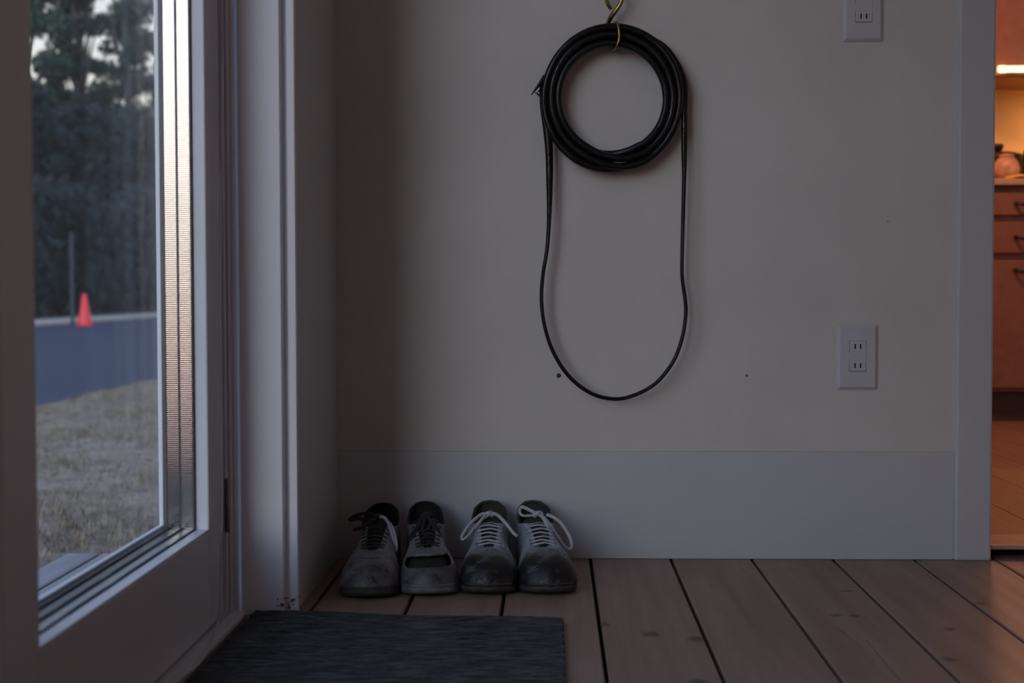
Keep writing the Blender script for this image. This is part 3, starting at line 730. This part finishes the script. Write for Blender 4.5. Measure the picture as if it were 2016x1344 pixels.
# ------------------------------------------------------------------ outdoors
GZ = -.29
def ground(name, c1, c2, sc_, rough=.9, bs=.4):
    a = N(name); p = a.pos(); n1 = a.noise(p, sc_, 8, .65); n2 = a.noise(p, sc_*.22, 4, .6)
    c = a.ramp(a.math('ADD', a.math('MULTIPLY', n1, .6), a.math('MULTIPLY', n2, .4)), [(.36, c1), (.62, c2)])
    a.set(c, rough, spec=.25); a.bump(n1, bs, .01); return a.m
MAT['lawn'] = ground('dry_lawn', (.10, .085, .065), (.38, .31, .26), 9)
MAT['asphalt'] = ground('asphalt', (.014, .028, .064), (.024, .043, .09), 25, .85, .15)
MAT['verge'] = ground('pale_verge', (.36, .34, .31), (.50, .47, .43), 5)
MAT['forest_floor'] = ground('forest_floor', (.04, .045, .045), (.08, .08, .07), 3)
o = box('lawn', MAT['lawn'], (-3.42, -.60, -2.0, 135, GZ-.3, GZ)); tag(o, 'dry grey-brown lawn between the house and the road', 'lawn', kind='structure')
o = box('lawn_house_side', MAT['lawn'], (-.59, 30, 3.2, 135, GZ-.3, GZ)); tag(o, 'lawn behind the house', 'lawn', kind='structure')
o = box('driveway', MAT['asphalt'], (-3.42, 12, -30, -2.005, GZ-.3, GZ-.004)); tag(o, 'asphalt driveway beside the house joining the road', 'driveway', kind='structure')
o = box('road', MAT['asphalt'], (-11.3, -3.425, -30, 135, GZ-.3, GZ-.004)); tag(o, 'blue-grey asphalt road beyond the lawn', 'road', kind='structure')
o = box('road_verge', MAT['verge'], (-13.0, -11.305, -30, 135, GZ-.3, GZ+.05)); tag(o, 'pale verge along the far side of the road', 'verge', kind='structure')
o = box('forest_floor', MAT['forest_floor'], (-70, -13.005, -30, 135, GZ-.3, GZ+.04)); tag(o, 'dark ground under the roadside woods', 'ground', kind='structure')
# grass blades
nb = 52000
bx_ = rng.uniform(-3.40, -1.05, nb); by_ = rng.uniform(.6, 11.5, nb)
cl_ = np.sin(bx_*7+1.3*np.sin(by_*3.1))+np.sin(by_*5.3+bx_*2.2)+rng.normal(0, .6, nb)
hh = np.clip(.022+.012*cl_+rng.normal(0, .008, nb), .006, .075); an = rng.uniform(0, 2*PI, nb); ln = rng.uniform(.2, 1.1, nb)*hh; wd = rng.uniform(.0015, .0035, nb)
ca, sa = np.cos(an), np.sin(an)
V3 = np.empty((nb, 3, 3)); V3[:, 0] = np.stack([bx_-sa*wd, by_+ca*wd, np.full(nb, GZ)], 1); V3[:, 1] = np.stack([bx_+sa*wd, by_-ca*wd, np.full(nb, GZ)], 1); V3[:, 2] = np.stack([bx_+ca*ln, by_+sa*ln, GZ+hh], 1)
def raw_mesh(name, V, nper, mat, smooth=False):
    V = V.reshape(-1, 3); me = bpy.data.meshes.new(name); n = len(V); nf = n//nper
    me.vertices.add(n); me.vertices.foreach_set('co', V.astype(np.float32).ravel()); me.loops.add(n); me.loops.foreach_set('vertex_index', np.arange(n, dtype=np.int32))
    me.polygons.add(nf); me.polygons.foreach_set('loop_start', np.arange(0, n, nper, dtype=np.int32)); me.update(calc_edges=True); me.validate(); me.materials.append(mat); return me
a = N('dry_grass'); oi = a.noise(a.pos(), 14, 3); a.set(a.ramp(oi, [(.35, (.10, .09, .065)), (.65, (.42, .36, .28))]), .9, spec=.1)
o = bpy.data.objects.new('dry_grass', raw_mesh('dry_grass', V3, 3, a.m)); COL.objects.link(o); tag(o, 'short dry grass tufts growing over the lawn', 'grass', kind='stuff')
# wooden step outside the door
st = empty('wooden_step', (-.83, -.4, GZ)); tag(st, 'weathered blue-grey wooden step outside the glass door', 'step')
xs = -1.075
ys0, ys1 = -1.9, .575
for i in range(6):
    x1 = xs+.072
    kid('board', MAT['deck'], (xs, x1, ys0, ys1, -.128, -.10), st, .003); xs = x1+.007
kid('riser', MAT['deck'], (-1.06, -1.035, ys0+.01, ys1-.01, GZ, -.1285), st); kid('riser', MAT['deck'], (-.65, -.625, ys0+.01, ys1-.01, GZ, -.1285), st)
# traffic cone
cq = hit(167, 641, 2, GZ)
MAT['cone'] = plain('faded_red_plastic', (.80, .045, .06), .5, 0, .08)
cn = empty('traffic_cone', (float(cq[0]), float(cq[1]), GZ)); tag(cn, 'red traffic cone standing on the road before the dark woods', 'cone')
MB().box(-.155, .155, -.155, .155, 0, .03).build('base', MAT['cone'], cn, bevel=.01)
MB().lathe([(.162, .03), (.158, .045), (.045, .68), (.04, .70), (.03, .702)], n=28).build('body', MAT['cone'], cn, True)

pq = hit(143, 637, 2, GZ+.05)
po = empty('roadside_post', (float(pq[0]), float(pq[1]), GZ+.05)); tag(po, 'slim grey-blue post on the verge next to the traffic cone', 'post')
MAT['post'] = plain('weathered_post', (.035, .048, .066), .9)
MB().lathe([(.045, 0), (.042, .05), (.040, 1.95), (.036, 1.98), (.02, 2.0)], n=16).build('shaft', MAT['post'], po, True)
MB().lathe([(.043, 1.86), (.045, 1.87), (.045, 1.92), (.043, 1.93)], n=16).build('band', MAT['post'], po, True)
# woods
def leafmat(name, c1, c2):
    a = N(name); n1 = a.noise(a.coord(), 2.2, 4); a.set(a.ramp(n1, [(.35, c1), (.65, c2)]), .7, spec=.2); return a.m
MAT['leaf1'] = leafmat('pine_green_leaves', (.020, .045, .042), (.055, .10, .075))
MAT['leaf2'] = leafmat('dark_leaves', (.012, .026, .034), (.03, .052, .058))
MAT['bark'] = plain('grey_bark', (.10, .095, .10), .9, 0, .3, 6)
def leaf_cloud(clusters, n, size, seed):
    g = np.random.default_rng(seed); C = np.array(clusters); wts = C[:, 3]*C[:, 4]*C[:, 5]; idx = g.choice(len(C), n, p=wts/wts.sum())
    d = g.normal(0, 1, (n, 3)); d /= np.linalg.norm(d, axis=1)[:, None]; d *= (g.uniform(0, 1, n)**(1/2.2))[:, None]
    c = C[idx, :3]+d*C[idx, 3:6]
    u = g.normal(0, 1, (n, 3)); u /= np.linalg.norm(u, axis=1)[:, None]; t = g.normal(0, 1, (n, 3)); v = np.cross(u, t); v /= np.linalg.norm(v, axis=1)[:, None]
    s = g.uniform(.6, 1.3, n)[:, None]*size
    return np.stack([c-u*s*.9, c+v*s*.45, c+u*s*.9, c-v*s*.45], 1)
def tree_proto(seed, h, r, leafm, nleaf, size, low=.35, ncl=26):
    g = random.Random(seed); root = empty('woodland_tree'); cl = []
    br = MB(); top = np.array((g.uniform(-.4, .4), g.uniform(-.4, .4), h*.86))
    tpts = smooth_path([(0, 0, -.1), (top[0]*.3+.1, top[1]*.3, h*.3), (top[0]*.7, top[1]*.7+.1, h*.6), tuple(top)], 24)
    br.tube(tpts, lambda i: .20*h/10*(1-i/28)+.02)
    for i in range(ncl):
        f = low+(1-low)*(i+.5)/ncl; zz = h*f; rad = r*(1-.75*max(0, (f-.55)/.45)**1.6)*g.uniform(.35, 1.0); a = g.uniform(0, 2*PI)
        c = (rad*math.cos(a), rad*math.sin(a), zz); sr = g.uniform(.7, 1.25)*r*.32
        cl.append((c[0], c[1], c[2], sr, sr, sr*.62))
        b0 = np.array(tpts[min(len(tpts)-1, int(f*.9*len(tpts)*.9))])
        br.tube([b0, (b0+np.array(c))/2+np.array((0, 0, .15)), np.array(c)], lambda k: (.07, .045, .015)[k]*h/10)
    tk = br.build('trunk', MAT['bark'], root, True)
    me = raw_mesh('foliage', leaf_cloud(cl, nleaf, size, seed), 4, leafm); o = bpy.data.objects.new('foliage', me); COL.objects.link(o); o.parent = root
    return root
tA = tree_proto(11, 21.0, 3.6, MAT['leaf1'], 8200, .28, .30, 40)
tB = tree_proto(23, 8.8, 3.1, MAT['leaf2'], 22000, .18, .08, 34)
tC = tree_proto(31, 23.0, 3.7, MAT['leaf1'], 9800, .28, .25, 46)
spots = [(tB, -21.0, 52.0), (tB, -21.2, 59.8), (tB, -20.9, 67.6), (tB, -21.1, 75.4), (tC, -30.5, 78.0), (tA, -30.2, 88.7), (tC, -30.4, 99.5), (tA, -30.3, 110.0), (tB, -21.0, 44.0)]
TL = {tA: 'tall open-crowned green tree in the woods across the road', tB: 'low dense dark tree in the woods across the road', tC: 'tallest broad tree rising behind the woods across the road'}
used = set()
for i, (p_, X_, Y_) in enumerate(spots):
    if p_ in used: o = copy_tree(p_)
    else: o = p_; used.add(p_)
    o.location = (X_, Y_, GZ); o.rotation_euler = (0, 0, i*1.9); s_ = .95+.1*random.random(); o.scale = (s_, s_, s_)
    tag(o, TL[p_], 'tree', {tA: 'open trees across the road', tB: 'dense low trees across the road', tC: 'tall trees across the road'}[p_])
def shrub_proto(seed):
    g = random.Random(seed); root = empty('roadside_shrub')
    cl = [(g.uniform(-1.1, 1.1), g.uniform(-1.1, 1.1), g.uniform(.5, 2.6), .95, .95, .75) for _ in range(12)]
    br = MB()
    for c in cl: br.tube([np.array((c[0]*.2, c[1]*.2, -.05)), np.array(c[:3])*np.array((.6, .6, .6)), np.array(c[:3])], lambda k: (.05, .03, .012)[k])
    br.build('stems', MAT['bark'], root, True)
    o = bpy.data.objects.new('foliage', raw_mesh('foliage', leaf_cloud(cl, 6500, .15, seed), 4, MAT['leaf2'])); COL.objects.link(o); o.parent = root
    return root
sh = shrub_proto(5)
for i in range(7):
    o = sh if i == 0 else copy_tree(sh)
    Y_ = 30.0+i*5.0; X_ = -15.0-.1*(i % 2)
    o.location = (X_, Y_, GZ); o.rotation_euler = (0, 0, i*2.1); s_ = .95+.12*random.random(); o.scale = (s_, s_, s_*1.35)
    tag(o, 'dark leafy shrub at the edge of the woods across the road', 'shrub', 'shrubs at the edge of the woods')
